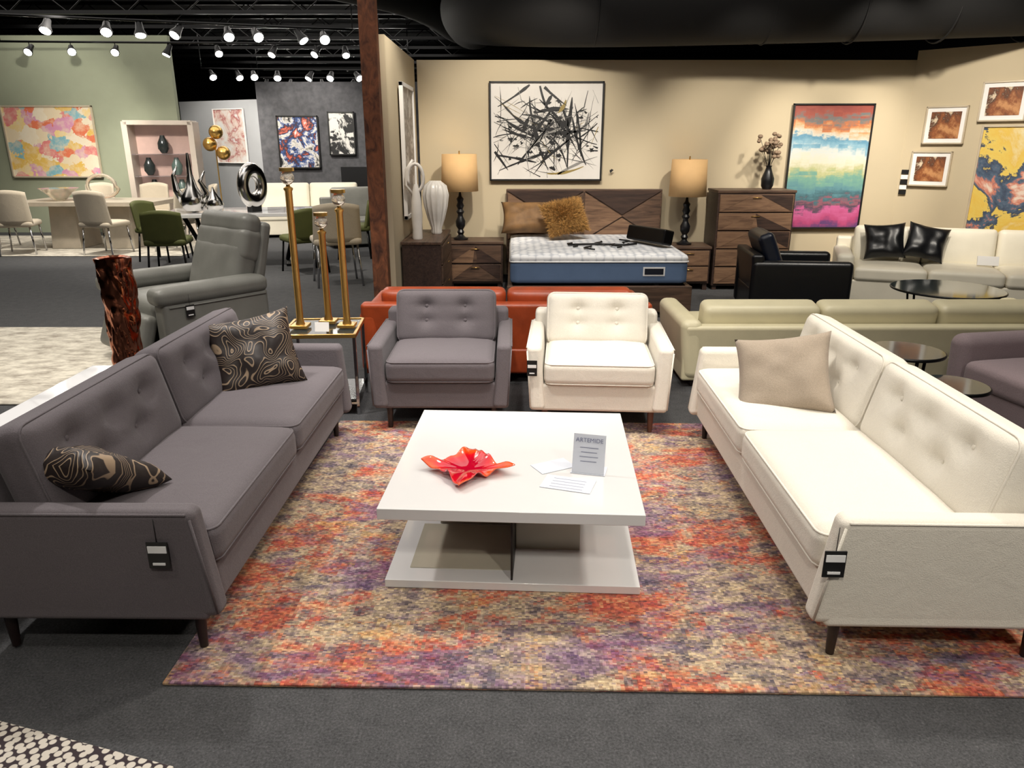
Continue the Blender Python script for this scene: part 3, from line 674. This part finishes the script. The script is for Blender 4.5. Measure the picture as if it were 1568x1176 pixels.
# ---------------- track lights
m_glow=M('lamp_glow',(255,250,240),.5,emit=60,bump=0)
def track(p0,p1,n,z,aim=(.15,-.8,-.8),sz=1.0):
    p0=Vector((p0[0],p0[1],z));p1=Vector((p1[0],p1[1],z)); g=grp('track_light',(0,0,0))
    tube('rail',m_blackm,[tuple(p0),tuple(p1)],.02,g,seg=6)
    tube('hanger',m_blackm,[tuple(p0),(p0.x,p0.y,4.3)],.01,g,seg=6); tube('hanger',m_blackm,[tuple(p1),(p1.x,p1.y,4.3)],.01,g,seg=6)
    for i in range(n):
        p=p0.lerp(p1,(i+.5+random.uniform(-.3,.3))/n); a=(Vector(aim)+Vector((random.uniform(-.7,.7),random.uniform(-.4,.6),random.uniform(-.3,.2)))).normalized()
        q=(-a).to_track_quat('Z','Y').to_euler()
        c=p+Vector((0,0,-.12))
        lathe('head',m_blackm,[(.04*sz,.1),(.05*sz,.0),(.075*sz,-.08),(.075*sz,-.1)],tuple(c),g,14,q)
        d=c+a*.103
        cyl('lens',m_glow,.062*sz,.004,tuple(d),g,14,q)
        tube('yoke',m_blackm,[tuple(p),tuple(c)],.008,g,seg=5)
track((-7.6,11.6),(-2.6,13.2),9,3.45,sz=1.2); track((-9,14.2),(-2.4,14.6),8,3.4)
track((-7,18),(-2.4,18.5),9,3.3,sz=1.2); track((-7.5,23),(-3,23),10,3.3,sz=1.3); track((-6.5,20.4),(-3,20.6),7,3.3,sz=1.1)
# ---------------- lights
def spot(loc,tgt,e,ang=75,bl=.7,rad=.08,col=(1,.93,.82)):
    L=bpy.data.lights.new('spot','SPOT'); L.energy=e; L.spot_size=R(ang); L.spot_blend=bl; L.shadow_soft_size=rad; L.color=col
    o=bpy.data.objects.new('spot_lamp',L); S.collection.objects.link(o); o.location=loc
    o.rotation_euler=(Vector(tgt)-Vector(loc)).to_track_quat('-Z','Y').to_euler()
def area(loc,sx,sy,e,col=(1,.94,.87)):
    L=bpy.data.lights.new('area','AREA'); L.shape='RECTANGLE'; L.size=sx; L.size_y=sy; L.energy=e; L.color=col
    o=bpy.data.objects.new('ceiling_fill_light',L); S.collection.objects.link(o); o.location=loc  # unseen soft fill under the ceiling, added for brightness, no fixture
area((0,4.0,4.0),6,7,150); area((-6,11,4.0),7,8,260); area((-4.5,19,4),6,6,220)
spot((.6,3.6,3.6),(.3,2.9,0),180); spot((2.6,3.6,3.5),(1.5,3.0,.3),150); spot((-2.2,3.9,3.5),(-1.2,3.2,.3),240,col=(1,.95,.9))
spot((-.4,3.3,3.5),(-.4,5.0,.3),205,col=(1,.95,.9)); spot((.8,3.3,3.5),(.6,5.0,.3),125); spot((2.3,1.3,3.5),(1.0,2.4,0),160,60)
spot((1.7,-.9,3.4),(1.6,2.2,.3),190,60); spot((-.2,-.6,3.5),(.3,1.4,0),200,85); spot((-2.0,.8,3.5),(-1.6,1.2,0),50,60)  # first two: unseen, added behind the camera to brighten right arm and carpet
W=(1,.915,.79)
spot((.3,6.6,3.4),(.2,9.3,1.6),350,60,col=W); spot((1.3,6.9,3.4),(.9,8.3,.5),210,70); spot((2.3,6.8,3.4),(2.6,9.3,1.2),300,55,col=W); spot((3.7,6.9,3.4),(3.8,9.3,1.5),360,50,col=W)
spot((3.6,6.6,3.4),(5.2,8.8,1.6),360,60,col=W); spot((3.6,5.6,3.5),(4.3,7.8,.4),240,80); spot((2.6,5.2,3.5),(2.6,5.4,.4),110,90)
spot((-.7,6.9,3.4),(-1.0,8.6,1.0),150,60,col=W); spot((-2.9,5.0,3.5),(-2.7,6.1,.6),200,80); spot((-4.6,5.2,3.5),(-4.3,6.2,0),300,80)
spot((-1.0,3.9,3.5),(-1.2,4.8,.8),160,50); spot((-2.0,3.2,3.5),(-2.5,4.75,.6),110,40)  # first spot is added to brighten the brass candle holders
spot((-6.5,11.6,3.5),(-8.8,15,1.7),540,60); spot((-6.3,11.2,3.4),(-6.9,12.6,.6),450,90); spot((-6.2,11.6,3.4),(-6.6,14.2,1.3),280,50)
spot((-4,9.3,3.5),(-3.8,11,.7),400,90); spot((-5.8,14.8,3.3),(-6.3,17.3,1.6),380,60); spot((-4.4,14.6,3.3),(-4.3,17,1.7),380,70); spot((-3.2,12,3.4),(-3.4,14.4,.6),350,80); spot((-2.2,8,3.5),(-2.1,9.3,.6),150,70)
w=bpy.data.worlds.new('world'); S.world=w; w.use_nodes=True; w.node_tree.nodes['Background'].inputs[0].default_value=(.02,.02,.02,1)
# ---------------- camera
cd=bpy.data.cameras.new('camera'); cam=bpy.data.objects.new('camera',cd); S.collection.objects.link(cam)
cd.lens=1130/1568*36; cd.sensor_width=36; cam.location=(0,0,1.68); cam.rotation_euler=(R(72),0,0); cd.clip_end=100
S.camera=cam
